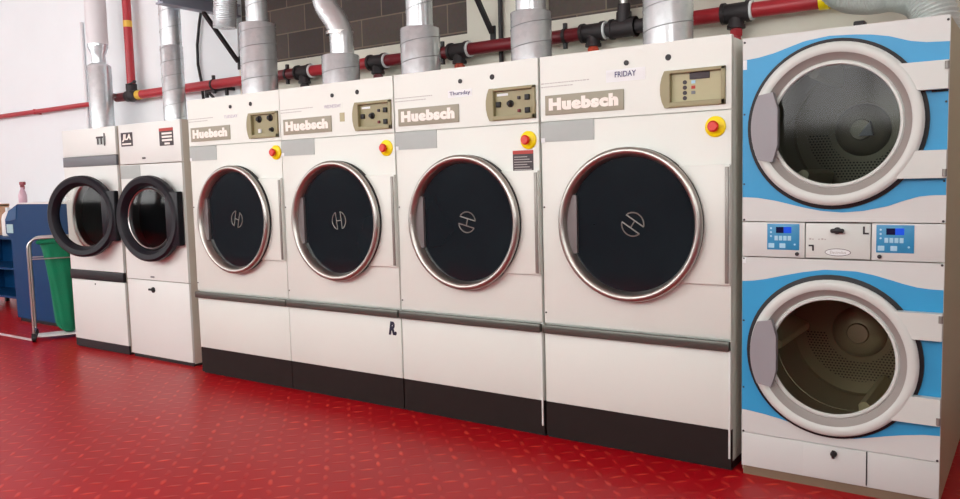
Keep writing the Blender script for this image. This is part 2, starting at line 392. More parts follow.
def dryer(cx, label, kind, ang, day, extras=()):
    xr = .487 if kind == 'keypad' else .4755
    t = thing('tumble_dryer', label, 'tumble dryer', (cx, 0, 0), 0, 'row of large cream tumble dryers')
    MB().box(-.4745, xr-.001, .014, 1.18, .03, 1.944, bev=.006).build('cabinet', M['cream'], t)
    MB().box(-.4745, xr-.001, .02, 1.1, 0, .04).build('plinth', M['black'], t)
    # fascia with a square opening cut for the recessed controls (built of four strips)
    px0, px1, pz0, pz1 = (.208, .446, 1.673, 1.805)
    MB().box(-.4755, px0, 0, .03, 1.630, 1.95).box(px1, xr, 0, .03, 1.630, 1.95).box(px0, px1, 0, .03, pz1, 1.95).box(px0, px1, 0, .03, 1.63, pz0).build('fascia', M['cream'], t, smooth=0)
    fp = MB().box(-.4755, xr, 0, .03, .604, 1.626, bev=.004).build('front_panel', M['cream'], t)
    MB().box(-.4755, xr, 0, .03, .192, .556, bev=.004).build('lower_panel', M['cream'], t)
    MB().box(-.4755, xr, .004, .03, .012, .19).build('kick_plate', M['kick'], t)
    MB().box(-.4755, xr, -.028, .002, .555, .600, bev=.007, seg=2).build('bumper_strip', M['bumper'], t)
    # door
    c = (.01, 0, ZD)
    d = MB().lathe([(.350, -.030), (.361, -.033), (.3655, -.042), (.366, -.050), (.363, -.058), (.357, -.0635), (.350, -.066), (.342, -.065), (.335, -.060), (.329, -.050), (.324, -.032), (.320, -.017)], c, seg=112).build('door', M['chrome'], t)
    MB().lathe([(.348, -.001), (.362, -.006), (.362, -.028), (.348, -.031)], (.010, 0, ZD+.003)).build('gasket', M['black'], d)  # black gasket, also drawing the dark crescent of the door's shadow
    MB().lathe([(.324, -.0185), (.18, -.0188), (.02, -.019)], c, cap1=True).build('door_glass', M['darkglass'], d)
    emblem(d, ang, -.0195).build('emblem', M['hinge'], d, loc=(.027, 0, ZD+.002), smooth=60)
    hp = [(x+.01, z+ZD) for x, z in arc(0, 0, .335, 180-26, 180+26, 14)]
    hx = -.262
    MB().prism([(hx, hp[-1][1]+.006), (hx, hp[0][1]-.006)]+hp, -.036, -.017).build('door_handle', M['steelgrip'], d)
    MB().box(.19, xr-.001, -.018, -.001, .853, 1.389, bev=.004).build('hinge_plate', M['cream'], d)
    MB().box(xr-.0205, xr-.004, -.026, -.016, .862, 1.378, bev=.003).build('hinge', M['hinge'], d)
    # badge, plates
    bd = MB().box(-.447, -.02, -.006, .001, 1.66, 1.757, bev=.002).build('brand_badge', M['badge'], t)
    text('badge_lettering', 'Huebsch', .378, .062, -.236, 1.711, -.0064, M['lettering'], bd, bold=.07, spacing=1.12)
    MB().box(-.475, -.178, -.003, .001, 1.528, 1.627).build('label_plate', M['plate'], t)
    MB().box(-.474, -.452, -.005, -.001, 1.526, 1.548).build('sticker', M['paper'], t)
    SX, SZ = (.43, 1.554) if kind == 'twin' else (.418, 1.556) if kind == 'keypad' else (.416, 1.543)
    es = MB().lathe([(.046, 0), (.046, -.008), (.04, -.013), (.018, -.018)], (SX, 0, SZ), seg=32, cap1=True).build('stop_button_base', M['yellow'], t)
    MB().lathe([(.013, -.018), (.013, -.026), (.023, -.03), (.025, -.04), (.019, -.047)], (SX, 0, SZ), seg=28, cap1=True).build('stop_button', M['redbutton'], es)
    MB().lathe([(.012, 0), (.012, -.006), (.006, -.007)], (-.006, 0, 1.876), seg=20, cap1=True).build('key_lock', M['darkmetal'], t)
    MB().lathe([(.0145, 0), (.0135, -.003)], (.199, 0, 1.88), seg=20, cap1=True).build('black_plug', M['black'], t)
    fpn = MB()
    for r_, (x0, n, zz) in enumerate(((-.47, 17, 1.817), (-.47, 12, 1.800))):
        x = x0
        for i in range(n):
            w = random.uniform(.008, .018); fpn.box(x, x+w, -.0007, .001, zz-.0022, zz+.0022); x += w+.004
    fpn.build('fine_print', M['print'], t, smooth=0)
    # day sign
    if day[1] == 'paper':
        pw = .16 if day[0] != 'FRIDAY' else .2
        p = MB().box(-.012-pw/2, -.012+pw/2, -.0012, .0008, 1.793, 1.832 if day[0] != 'FRIDAY' else 1.85).build('day_sign', M['paper'], t)
        text('day_lettering', day[0], pw*.86 if day[0] != 'FRIDAY' else .108, .026, -.012, 1.812 if day[0] != 'FRIDAY' else 1.827, -.0016, M['ink'], p, bold=.012)
    else:
        p = MB().box(-.09, .075, -.0008, .0008, 1.792, 1.832).build('day_sign', M['cream'], t)
        text('day_lettering', day[0], .14, .02, -.008, 1.812, -.0012, M['faintink'], p)
    # controls: bezel frame round a recessed plate, left side swelling out in a curve
    Z0, Z1, X1 = 1.652, 1.818, .462
    bz = MB()
    cr = [(.209, Z0), (.209, Z1)]+[(.185, Z1), (.172, Z1-.028), (.165, Z1-.06), (.164, (Z0+Z1)/2), (.165, Z0+.06), (.172, Z0+.028), (.185, Z0)]
    bz.prism(cr, -.014, .001)
    bz.box(.205, X1, -.013, .012, Z1-.015, Z1, bev=.002); bz.box(.205, X1, -.013, .012, Z0, Z0+.024, bev=.002); bz.box(X1-.018, X1, -.013, .012, Z0, Z1, bev=.002); bz.box(.2, .211, -.012, .012, Z0+.01, Z1-.01)
    bezel = bz.build('control_panel', M['khaki'], t)
    MB().box(.205, X1-.01, +.009, .0135, Z0+.01, Z1-.008).build('control_plate', M['khakilight'] if kind == 'keypad' else M['khaki'], bezel)
    def knob(x, z, r):
        MB().lathe([(r*1.1, .01), (r*1.1, .003), (r*.75, -.001), (r*.65, -.014), (r*.5, -.016)], (x, 0, z), seg=24, cap1=True).build('knob', M['black'], bezel)
    def btn(x, z, w, m='black'):
        MB().box(x-w, x+w, -.002, .010, z-w, z+w, bev=.003).build('push_button', M[m], bezel)
    if kind == 'knobs':
        btn(.232, 1.735, .014); knob(.305, 1.735, .017); btn(.408, 1.762, .014); btn(.408, 1.696, .014)
        btn(.358, 1.762, .008, 'labeldark'); btn(.358, 1.696, .008, 'maroonshade')
        MB().box(.222, .29, +.0075, .010, 1.778, 1.79).build('panel_label', M['paper'], bezel)
    elif kind == 'twin':
        knob(.27, 1.775, .02); knob(.378, 1.778, .02); btn(.275, 1.7, .013, 'paper'); knob(.39, 1.703, .014)
    else:
        MB().box(.296, .388, +.004, .010, 1.772, 1.803, bev=.002).build('display', M['labeldark'], bezel)
        for i in range(4):
            b_ = MB(); z = 1.762-i*.0235
            b_.prism(arc(.274, z, .0095, 0, 360, 20)[:-1], +.006, .010)
            b_.build('key', M['labeldark'], bezel)
            if i < 3: MB().box(.304, .322, +.007, .010, z-.008, z+.006).build('indicator', M[('keylight', 'ledred', 'midgrey')[i]] if i != 1 else M['labelred'], bezel)
    if 'warning' in extras:
        w = MB().box(.318, .441, -.0015, .001, 1.38, 1.492).build('warning_label', M['labeldark'], t)
        MB().box(.318, .441, -.0022, -.001, 1.474, 1.492).build('label_header', M['labelred'], w)
        ln = MB()
        for i in range(6): ln.box(.326, .433-(i % 3)*.014, -.0021, -.001, 1.392+i*.013, 1.396+i*.013)
        ln.build('label_print', M['print'], w, smooth=0)
    if 'trim' in extras: MB().box(.468, .478, -.012, .0, .055, .553 if cx > -1 else .3, bev=.002).build('edge_trim', M['white'], t)
    if 'seam_trim' in extras: MB().box(xr-.009, xr, -.008, .0, .06, .553, bev=.002).build('edge_trim', M['white'], t)
    if 'tape' in extras: MB().box(.05, .09, -.0012, .001, 1.715, 1.768).build('tape_patch', M['khakilight'], t)
    if 'mark' in extras:
        k = text('ink_mark', 'R.', .062, .082, .412, .486, -.0008, M['blackink'], t, bold=.06, shear=.25)
    sc = MB()
    for z in (.66, 1.2): sc.lathe([(.005, 0), (.004, -.003)], (-.465, 0, z), seg=10, cap1=True)
    sc.build('panel_screw', M['darkmetal'], t)
    return t
dryer(-3.368, 'large cream dryer at the left end of the brand-badged row with twin-knob controls', 'twin', math.radians(75), ('TUESDAY', 'faint'))
dryer(-2.411, 'large cream dryer with a blue-black ink mark under its bumper strip', 'knobs', math.radians(98), ('WEDNESDAY', 'faint'), ('tape', 'mark'))
dryer(-1.450, 'large cream dryer with THURSDAY paper sign and dark warning label', 'knobs', math.radians(-14), ('Thursday', 'paper'), ('warning', 'seam_trim'))
dryer(-.485, 'large cream dryer with FRIDAY sign and keypad, beside the blue and white stack', 'keypad', math.radians(-33), ('FRIDAY', 'paper'), ('seam_trim',))

# ------------------------------------------------------------------ small dryers on the left, doors ajar
def small_dryer(cx, label, b_open, R, zc, kind):
    t = thing('tumble_dryer', label, 'tumble dryer', (cx, .08, 0), 0, 'small white dryers at the left end')
    w = .398; H = 1.84; ox, orr = -.005, .27
    s = MB()
    s.box(-w, -w+.02, .02, 1.1, .02, H); s.box(w-.02, w, .02, 1.1, .02, H); s.box(-w+.02, w-.02, .02, 1.1, H-.02, H)
    s.box(-w+.02, w-.02, 1.08, 1.1, .02, H-.02); s.box(-w+.02, w-.02, .02, 1.08, .02, .04)
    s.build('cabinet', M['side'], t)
    MB().box(-w+.01, w-.01, .015, 1.05, 0, .03).build('plinth', M['black'], t)
    zb = 1.527 if kind == 'B' else 1.532
    MB().holed(-w, w, .672 if kind == 'A' else .634, zb, ox, zc, orr, 0, .02).build('front_panel', M['white'], t)
    MB().lathe([(orr+.035, .001), (orr+.03, -.012), (orr, -.018), (orr-.012, -.006), (orr-.012, .05)], (ox, 0, zc)).build('door_rim', M['steel'], t)
    dr = MB().lathe([(orr-.01, .05-.05), (orr+.01, .0), (orr+.05, .08), (orr+.05, .62), (orr-.1, .64), (.0005, .65)]).build('drum', M['darkdrum'], t, loc=(ox, .04, zc))
    b = MB()
    for k in range(3):
        a = PI*2*k/3+.5; b.box(orr-.03, orr+.05, .1, .6, -.03, .03, bev=.015)
        for v in b.bm.verts:
            if not v.tag:
                x, z = v.co.x, v.co.z; v.co.x = x*math.cos(a)-z*math.sin(a); v.co.z = x*math.sin(a)+z*math.cos(a); v.tag = True
    b.build('drum_vane', M['darkdrum'], dr)
    MB().box(-w, w, 0, .02, zb+(.085 if kind == 'A' else .006), H, bev=.003).build('fascia', M['white'], t)
    if kind == 'A':
        MB().box(-w, w, -.006, .02, zb+.002, zb+.083, bev=.003).build('grey_band', M['midgrey'], t)
        g = MB().box(.135, .262, -.004, .002, 1.70, 1.768, bev=.002).build('coin_slot_panel', M['plate'], t)
        MB().box(.135, .23, -.008, -.003, 1.752, 1.766).box(.20, .214, -.008, -.003, 1.705, 1.76).box(.15, .164, -.008, -.003, 1.705, 1.75).box(.246, .256, -.008, -.003, 1.69, 1.79).build('coin_slot', M['labeldark'], g)
        MB().box(-w, w, -.01, .02, .592, .668, bev=.004).build('dark_band', M['charcoal'], t)
        MB().box(-w, w, 0, .02, .075, .588, bev=.003).build('lower_panel', M['white'], t)
        MB().box(-w, w, .004, .02, .01, .072).build('kick_plate', M['charcoal'], t)
        MB().lathe([(.007, 0), (.006, -.004)], (-.03, 0, .558), seg=14, cap1=True).build('keyhole', M['darkmetal'], t)
    else:
        lg = MB().box(-.36, -.205, -.003, .001, 1.672, 1.778).build('logo_plate', M['labeldark'], t)
        text('logo_lettering', 'JLA', .12, .058, -.283, 1.737, -.0036, M['lettering'], lg, bold=.05, shear=.15)
        MB().box(-.345, -.225, -.0036, -.002, 1.684, 1.696).build('logo_underline', M['lettering'], lg)
        sg = MB().box(.145, .315, -.003, .001, 1.656, 1.786).build('price_sign', M['labeldark'], t)
        MB().box(.145, .315, -.0038, -.002, 1.764, 1.786).build('sign_header', M['labelred'], sg)
        ln = MB()
        for i in range(4): ln.box(.177+(.03 if i == 0 else 0), .302-(.03 if i == 0 else 0), -.0038, -.002, 1.664+i*.025, 1.678+i*.025)
        ln.build('sign_bars', M['lettering'], sg, smooth=0)
        MB().box(-.395, -.13, -.003, .001, 1.42, 1.522).build('label_plate', M['plate'], t)
        MB().box(-.09, -.05, -.004, .001, 1.567, 1.58).build('latch', M['darkmetal'], t)
        MB().box(-w, w, 0, .02, .03, .628, bev=.003).build('lower_panel', M['white'], t)
        lk = MB().lathe([(.022, 0), (.022, -.008), (.012, -.01)], (-.05, 0, .557), seg=20, cap1=True)
        lk.box(-.095, -.03, -.02, -.006, .552, .568, bev=.003).build('lock_handle', M['black'], t)
        MB().box(-.075, -.03, -.004, .001, .652, .664).build('catch', M['midgrey'], t)
    # door, hinged at the right edge and swung open towards the room
    hx = w-.03
    ring = MB().lathe([(R-.085, -.012), (R-.078, -.045), (R-.055, -.068), (R-.02, -.072), (R-.002, -.055), (R, -.02), (R-.01, -.004), (R-.06, 0), (R-.085, -.012)], (-R+.03, 0, zc))
    ring.box(-.10, .028, -.062, -.004, zc-.2, zc+.2, bev=.008)
    dd = ring.build('door', M['navyring'], t, loc=(hx, -.006, 0), rot=(0, 0, b_open))
    MB().lathe([(R-.082, -.022), (R-.16, -.034), (.01, -.04)], (-R+.03, 0, zc), cap1=True).build('door_glass', M['glass' if kind == 'A' else 'smokeglass'], dd)
    MB().cyl((.005, .012, zc-.19), (.005, .012, zc+.19), .012, seg=12).build('hinge', M['steel'], dd)
    if kind == 'B': MB().lathe([(R-.084, -.014), (R-.1, -.034), (R-.105, -.03)], (-R+.03, 0, zc)).build('pane_trim', M['steel'], dd)
    return t
small_dryer(-5.300, 'small white dryer nearest the green laundry bag, dark round door swung open', math.radians(20), .328, 1.13, 'A')
small_dryer(-4.458, 'small white dryer with black logo square, dark round door slightly ajar', math.radians(9), .325, 1.115, 'B')

# ------------------------------------------------------------------ stacked dryer, blue and pale grey
def stack():
    X0, X1 = -.3875, .3875; DEP = 1.05; H = 1.923
    t = thing('stacked_dryer', 'tall blue and pale grey stacked dryer with two round doors, one above the other', 'tumble dryer', (.4385, 0, 0))
    s = MB()
    s.box(X0, X0+.02, .018, DEP, .02, H-.004); s.box(X0+.02, X1-.02, .018, DEP, H-.024, H-.004)
    s.box(X0+.02, X1-.02, DEP-.02, DEP, .02, H-.024); s.box(X0+.02, X1-.02, .02, DEP-.02, .02, .04); s.box(X0+.02, X1-.02, .02, DEP-.02, 1.0, 1.12)
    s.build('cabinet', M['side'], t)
    MB().box(X1-.02, X1, .018, DEP, .02, H-.004).build('side_panel', M['sidepanel'], t)
    MB().box(X0+.004, X1-.004, .012, DEP-.02, 0, .042).build('base', M['base'], t)
    cz = {'u': 1.536, 'l': .575}; cx = -.014
    zz = {'u': (1.139, H), 'l': (.196, .982)}
    for k in ('u', 'l'):
        z0, z1 = zz[k]; c0 = cz[k]
        fp = MB().holed(X0, X1, z0, z1, cx, c0, .29, 0, .018).build('front_panel', M['stack'], t)
        if k == 'u':
            top = [(-.3865, 1.83), (-.32, 1.836), (-.253, 1.849), (-.19, 1.868), (-.133, 1.884), (-.041, 1.894), (.057, 1.888), (.12, 1.88), (.183, 1.866), (.253, 1.84), (.31, 1.829), (.3865, 1.824)]
            bot = [(.3865, 1.246), (.34, 1.246), (.295, 1.241), (.24, 1.224), (.187, 1.204), (.1, 1.185), (.02, 1.178), (-.06, 1.184), (-.127, 1.197), (-.19, 1.213), (-.249, 1.228), (-.32, 1.24), (-.3865, 1.244)]
        else:
            top = [(-.3865, .875), (-.34, .879), (-.285, .889), (-.21, .908), (-.132, .926), (-.045, .94), (.074, .938), (.14, .926), (.206, .908), (.25, .895), (.299, .884), (.34, .88), (.3865, .879)]
            bot = [(.3865, .302), (.33, .298), (.261, .285), (.2, .271), (.14, .255), (.08, .24), (.022, .233), (-.06, .238), (-.11, .25), (-.159, .265), (-.22, .279), (-.281, .289), (-.34, .296), (-.3865, .3)]
        # the printed wave, cut round the door opening so it never covers it: two half bands
        def dens(p):
            o = []
            for (a, b), (c, d) in zip(p, p[1:]):
                for i in range(4): o.append((a+(c-a)*i/4, b+(d-b)*i/4))
            return o+[p[-1]]
        bb = MB(); Tt, Bt = dens(top), dens(bot[::-1])
        zt = lambda x, L: next(z0_+(z1_-z0_)*(x-x0_)/(x1_-x0_+1e-9) for (x0_, z0_), (x1_, z1_) in zip(L, L[1:]) if x <= x1_+1e-9)
        n = 60; xs = [-.3865+.773*i/n for i in range(n+1)]
        for xa, xb in zip(xs, xs[1:]):
            hole = lambda x: math.sqrt(max(0, .30**2-(x-cx)**2))
            for sg in (1, -1):
                q = []
                for x in (xa, xb):
                    edge = zt(x, Tt if sg > 0 else Bt); q.append((x, edge, c0+sg*hole(x)))
                (xa_, ea, ha), (xb_, eb, hb) = q
                vs = [bb.bm.verts.new((x_, -.0012, z_)) for x_, z_ in ((xa_, ha), (xb_, hb), (xb_, eb), (xa_, ea))]
                bb.bm.faces.new(vs)
        bmesh.ops.remove_doubles(bb.bm, verts=bb.bm.verts, dist=1e-5)
        bmesh.ops.solidify(bb.bm, geom=bb.bm.faces[:], thickness=.001)
        bb.build('blue_wave_print', M['blueprint'], fp, smooth=0)
        # drum
        dr = MB().lathe([(.288, 0), (.275, .03), (.31, .06), (.31, .30), (.318, .305), (.31, .31), (.31, .60)]).build('drum', M['drum'], t, loc=(cx, .02, c0), smooth=30)
        db = MB().lathe([(.312, .585), (.30, .60), (.12, .602)]).build('drum_back', M['drum'], dr)
        MB().lathe([(.122, .602), (.117, .58), (.095, .56), (.05, .552), (.045, .54), (.001, .538)]).build('hub', M['drumback'], db)
        for j in range(3):
            a = PI*2*j/3+(4.1 if k == 'u' else -1.1)
            vb = MB()
            sec = [(.31, -.05), (.23, -.016), (.225, 0), (.23, .016), (.31, .05)]
            vb.prism([(x*math.cos(a)-z*math.sin(a), x*math.sin(a)+z*math.cos(a)) for x, z in sec], .07, .58)
            vb.build('drum_vane', M['vane'], dr)
        if k == 'u': MB().prism([(.0, -.03), (.058, -.03), (.045, .035)], .50, .537).build('hub_glint', M['paper'], dr)  # pale triangle standing in for a reflection on the upper hub
        # door: ring with two hinge arms, recessed cone, pane, grip
        g = MB().lathe([(.31, -.001), (.345, -.002), (.345, -.008), (.32, -.012)], (cx-.004, 0, c0))
        d = MB().lathe([(.316, -.006), (.325, -.012), (.328, -.034), (.323, -.043), (.313, -.048), (.294, -.047), (.286, -.042)], (cx, 0, c0))
        au0, au1, al0, al1 = ((c0+.110, c0+.216, c0-.224, c0-.118))
        for (za, zb_) in ((au0, au1), (al0, al1)):
            left = [(cx+math.sqrt(.306**2-(z-c0)**2), z) for z in (zb_+(za-zb_)*i/8 for i in range(9))]
            d.prism(left+[(.388, za), (.388, zb_)], -.0445, -.006)
        d = d.build('door', M['doorwhite'], t)
        g.box(.33, .385, -.004, -.001, au0-.008, au0).build('gasket', M['black'], d)
        MB().lathe([(.288, -.0425), (.266, -.018), (.256, -.012), (.256, .0)], (cx, 0, c0)).build('door_cone', M['doorgrey'], d)
        MB().lathe([(.258, -.012), (.252, -.02), (.243, -.02), (.240, -.012)], (cx, 0, c0)).build('pane_trim', M['doorwhite'], d)
        MB().lathe([(.243, -.012), (.12, -.0122), (.01, -.0125)], (cx, 0, c0), cap1=True).build('door_glass', M['smokeglass'] if k == 'u' else M['glass'], d)
        hl = [(x+cx, z+c0) for x, z in arc(0, 0, .32, 180-25, 180+25, 12)]
        MB().prism([(-.245, c0-.145), (-.225, c0-.075), (-.225, c0+.075), (-.245, c0+.145)]+hl, -.062, -.03).build('door_handle', M['handle'], d)
        for za in (au1-.02, al0+.02):
            MB().cyl((.384, -.05, za-.014), (.384, -.05, za+.014), .008, seg=12).build('hinge_pin', M['hinge'], d)
    # control strip
    MB().box(X0, -.126, 0, .018, .986, 1.135, bev=.002).build('control_strip', M['stack'], t)
    MB().box(.13, X1, 0, .018, .986, 1.135, bev=.002).build('control_strip', M['stack'], t)
    cc = MB().box(-.122, .126, -.002, .018, .988, 1.133, bev=.002).build('coin_box_door', M['doorwhite'], t)
    kn = MB().lathe([(.014, -.002), (.014, -.012)], (.002, 0, 1.104), seg=20, cap1=True)
    kn.box(-.022, .03, -.03, -.010, 1.095, 1.112, bev=.006).build('turn_knob', M['black'], cc)
    MB().box(.098, .105, -.004, -.001, 1.094, 1.122).box(.098, .12, -.004, -.001, 1.09, 1.097).box(-.11, -.09, -.004, -.001, 1.036, 1.043).box(-.096, -.089, -.004, -.001, 1.018, 1.04).build('corner_mark', M['darkmetal'], cc)
    ov = MB().prism([(.004+.05*math.cos(a), 1.014+.0155*math.sin(a)) for a in (2*PI*i/36 for i in range(36))], -.0035, -.001).build('oval_badge', M['labeldark'], cc)
    MB().prism([(.004+.0475*math.cos(a), 1.014+.0133*math.sin(a)) for a in (2*PI*i/36 for i in range(36))], -.0042, -.003).build('badge_face', M['paper'], ov)
    text('badge_lettering', 'Electrolux', .062, .012, .006, 1.014, -.0046, M['print'], ov)
    fp_ = MB()
    for x, w_ in ((-.108, .008), (-.096, .006), (-.072, .006), (-.06, .008), (-.048, .006)): fp_.box(x, x+w_, -.003, -.0015, 1.064, 1.069+.002*(w_ > .007))
    fp_.build('fine_print', M['print'], cc, smooth=0)
    for x0, x1, dx0, dx1 in ((-.28, -.148, -.243, -.180), (.147, .282, .183, .247)):
        k = MB().box(x0, x1, -.003, .001, 1.018, 1.129, bev=.001).build('keypad', M['keyblue'], t)
        MB().box(dx0, (dx0+dx1)/2, -.0042, -.002, 1.09, 1.116).build('screen', M['lcd'], k)
        MB().box((dx0+dx1)/2, dx1, -.0042, -.002, 1.09, 1.116).build('lit_screen', M['lcdlit'], k)
        for i in range(4): MB().box(dx0-.006+i*.018, dx0+.008+i*.018, -.0042, -.002, 1.058, 1.078).build('key', M['keylight'], k)
        for x_ in (x0+.006, x0+.052): MB().box(x_, x_+.024, -.0042, -.002, 1.026, 1.046).build('key', M['keylight'], k)
        for i in range(3): MB().lathe([(.0045, -.002), (.004, -.0042)], (x0+.016, 0, 1.11-i*.017), seg=12, cap1=True).build('indicator', M['keylight'], k)
        MB().lathe([(.0045, -.002), (.004, -.0042)], (x1-.018, 0, 1.042), seg=12, cap1=True).build('indicator', M['keylight'], k)
    for x in (-.156, .16): MB().lathe([(.008, 0), (.008, -.008), (.005, -.01)], (x, 0, 1.002), seg=16, cap1=True).build('key_lock', M['darkmetal'], t)
    # bottom
    MB().box(X0, X1, 0, .018, .042, .193, bev=.002).build('lower_panel', M['stack'], t)
    ad = MB().box(-.122, .124, -.004, .002, .052, .192, bev=.001).build('lint_door', M['stack'], t)
    MB().box(.124, .128, -.004, .001, .05, .193).build('door_gap', M['black'], ad)
    lk = MB().lathe([(.013, -.003), (.013, -.014), (.008, -.018)], (0, 0, .163), seg=18, cap1=True)
    lk.box(-.006, .006, -.022, -.012, .146, .18, bev=.002).build('lock', M['black'], ad)
    MB().box(X0+.002, X0+.018, -.003, .001, 1.79, 1.83).build('sticker', M['paper'], t)
    MB().box(X0+.002, X0+.018, -.003, .001, .955, .98).build('sticker', M['paper'], t)
    sc = MB()
    for x in (X0+.008, X1-.008):
        for z in (1.905, 1.6, 1.3, 1.145, .975, .7, .4, .2): sc.lathe([(.005, 0), (.004, -.003)], (x, 0, z), seg=10, cap1=True)
    sc.build('panel_screws', M['darkmetal'], t)
    MB().box(.0, .045, .27, .33, H-.006, H+.062, bev=.006).build('top_bracket', M['black'], t)
    return t
stack()

# ------------------------------------------------------------------ ducts
def seam(b, x, y, z0, z1, r, pitch=.13):
    n = max(8, int((z1-z0)/pitch*28)); pts = []
    for i in range(n+1):
        f = i/n; a = 2*PI*(z1-z0)/pitch*f; pts.append((x+r*math.cos(a), y+r*math.sin(a), z0+(z1-z0)*f))
    return MB().tube(pts, .0028, 5)

def duct(x, y, zb, z1, d1, d2, label, top=4.1, bend=None, up=True):
    t = thing('exhaust_duct', label, 'exhaust duct', (x, y, zb), 0, 'galvanised exhaust ducts above the dryers')
    b = MB().lathe([(d1/2, 0), (d1/2, z1-zb), (d1/2-.006, z1-zb+.006), (d2/2-.002, z1-zb+.012)], axis='Z', seg=40)
    sl = b.build('sleeve', M['galv'], t, smooth=50)
    seam(b, 0, 0, .01, z1-zb-.01, d1/2).build('spiral_seam', M['midgrey'], sl, smooth=60)
    b = MB()
    if bend is None:
        b.lathe([(d2/2, z1-zb-.02), (d2/2, top-zb)], axis='Z', seg=40); up_ = b.build('upper_pipe', M['galv'], t, smooth=50)
        seam(b, 0, 0, z1-zb+.02, top-zb-.02, d2/2, .16).build('spiral_seam', M['midgrey'], up_, smooth=60)
    else:
        pts = [Vector(p) for p in bend]; o = []
        for i in range(len(pts)-1):                       # Catmull-Rom
            p0, p1, p2, p3 = pts[max(i-1, 0)], pts[i], pts[i+1], pts[min(i+2, len(pts)-1)]
            for k in range(10):
                f = k/10; o.append(.5*((2*p1)+(p2-p0)*f+(2*p0-5*p1+4*p2-p3)*f*f+(3*p1-p0-3*p2+p3)*f**3))
        o.append(pts[-1])
        b.tube(o, d2/2, 32); b.build('bent_pipe', M['foil'], t, smooth=50)
        MB().lathe([(d2/2+.012, z1-zb+.16), (d2/2+.012, z1-zb+.185)], axis='Z', seg=36).build('clamp_band', M['steel'], t)
    return t
duct(-.686, 1.0, 1.95, 3.2, .288, .28, 'wide straight galvanised duct rising behind the FRIDAY dryer')
duct(-1.611, 1.0, 1.95, 2.402, .266, .195, 'galvanised duct stepping narrower, rising behind the THURSDAY dryer')
duct(-2.528, 1.0, 1.95, 2.415, .283, .192, 'galvanised duct stepping narrower, right of the duct with the S-shaped bend')
duct(-3.313, 1.0, 1.95, 2.31, .288, .183, 'short galvanised duct topped by an S-shaped foil bend',
     bend=[(.02, 0, .32), (.02, 0, .45), (.012, 0, .54), (-.04, 0, .64), (-.12, 0, .74), (-.155, 0, .84), (-.16, 0, 1.0), (-.16, 0, 1.3), (-.16, 0, 2.15)])
duct(-4.246, 1.0, 1.84, 2.665, .298, .178, 'tall spiral galvanised duct beside the hanging foil duct end')
duct(-5.43, 1.0, 1.84, 2.62, .2, .188, 'thin galvanised duct rising from the small dryer by the laundry bag')
t = thing('vent_pipe', 'white painted vent pipe on the wall left of the red riser', 'vent pipe', (-6.94, 1.18, 1.3))
MB().lathe([(.118, 0), (.118, 1.3), (.112, 1.315), (.07, 1.34), (.07, 1.42), (.1, 1.5), (.1, 1.54)], axis='Z', seg=36).build('lower_pipe', M['galv'], t, smooth=40)
MB().lathe([(.104, 1.53), (.104, 2.8)], axis='Z', seg=36).build('upper_pipe', M['whitepipe'], t)
MB().box(-.02, .02, .1, .33, 1.0, 1.04).build('wall_clip', M['steel'], t)

def flex(name, pts, r, label, m, cat):
    P = [Vector(p) for p in pts]; o = []; R = []
    for i in range(len(P)-1):
        p0, p1, p2, p3 = P[max(i-1, 0)], P[i], P[i+1], P[min(i+2, len(P)-1)]
        for k in range(16):
            f = k/16; o.append(.5*((2*p1)+(p2-p0)*f+(2*p0-5*p1+4*p2-p3)*f*f+(3*p1-p0-3*p2+p3)*f**3)); R.append(r*(1.05 if k % 2 else .96))
    o.append(P[-1]); R.append(r)
    return tag(MB().tube(o, R, 28).build(name, m, smooth=20), label, cat)
flex('flexible_duct', [(-4.66, 1.0, 2.69), (-4.655, 1.0, 2.8), (-4.63, 1.0, 2.95), (-4.57, .98, 3.1), (-4.52, .94, 3.3), (-4.5, .92, 3.6), (-4.5, .92, 4.1)], .096, 'crinkled foil duct end hanging open beside the steel wall bracket', M['foil'], 'flexible duct')
flex('flexible_duct', [(.68, .93, 1.925), (.68, .93, 2.06), (.62, .95, 2.17), (.5, .99, 2.23), (.38, 1.04, 2.24), (.27, 1.08, 2.27), (.2, 1.1, 2.34), (.17, 1.12, 2.5), (.16, 1.12, 2.8), (.16, 1.12, 4.1)], .1, 'silver flexible duct looping above the blue and pale grey stacked dryer', M['film'], 'flexible duct')

# ------------------------------------------------------------------ gas main along the wall
GY, GZ = 1.38, 2.303
t = thing('gas_pipe', 'thick red pipe with black tee fittings running along the wall behind the dryers', 'gas pipe', (0, GY, GZ))
def seg(x0, x1, m): MB().cyl((x0, 0, 0), (x1, 0, 0), .045, seg=24).build('pipe_run', M[m], t)
seg(-6.98, -6.74, 'maroonshade'); seg(-6.66, -4.62, 'redpaint'); seg(-4.62, -4.16, 'maroonshade'); seg(-4.05, -3.34, 'redpaint'); seg(-3.22, -2.52, 'maroonshade')  # one red paint throughout; darker runs carry shade in their colour
seg(-2.42, -1.44, 'maroonshade'); seg(-1.3, -.98, 'iron'); seg(-.98, .09, 'redpaint')
MB().cyl((-6.7, 0, .1), (-6.7, 0, 1.79), .043, seg=24).build('riser', M['redpaint'], t)
MB().cyl((-6.7, 0, .70), (-6.7, 0, .765), .0445, seg=24).build('tape_band', M['tapeyellow'], t)
MB().cyl((-6.6, 0, 0), (-6.52, 0, 0), .0465, seg=24).build('tape_band', M['tapeyellow'], t)
MB().cyl((.06, 0, 0), (.11, 0, 0), .052, seg=24).build('end_cap', M['yellow'], t)
b = MB().ball((-6.7, 0, .005), .068).cyl((-6.78, 0, 0), (-6.6, 0, 0), .056, seg=20).cyl((-6.7, 0, 0), (-6.7, 0, .12), .056, seg=20)
el = b.build('elbow_fitting', M['iron'], t)
MB().cyl((-6.7, -.05, .11), (-6.5, -.09, .12), .008, seg=8).ball((-6.5, -.09, .12), .018).build('lever', M['darkmetal'], el)
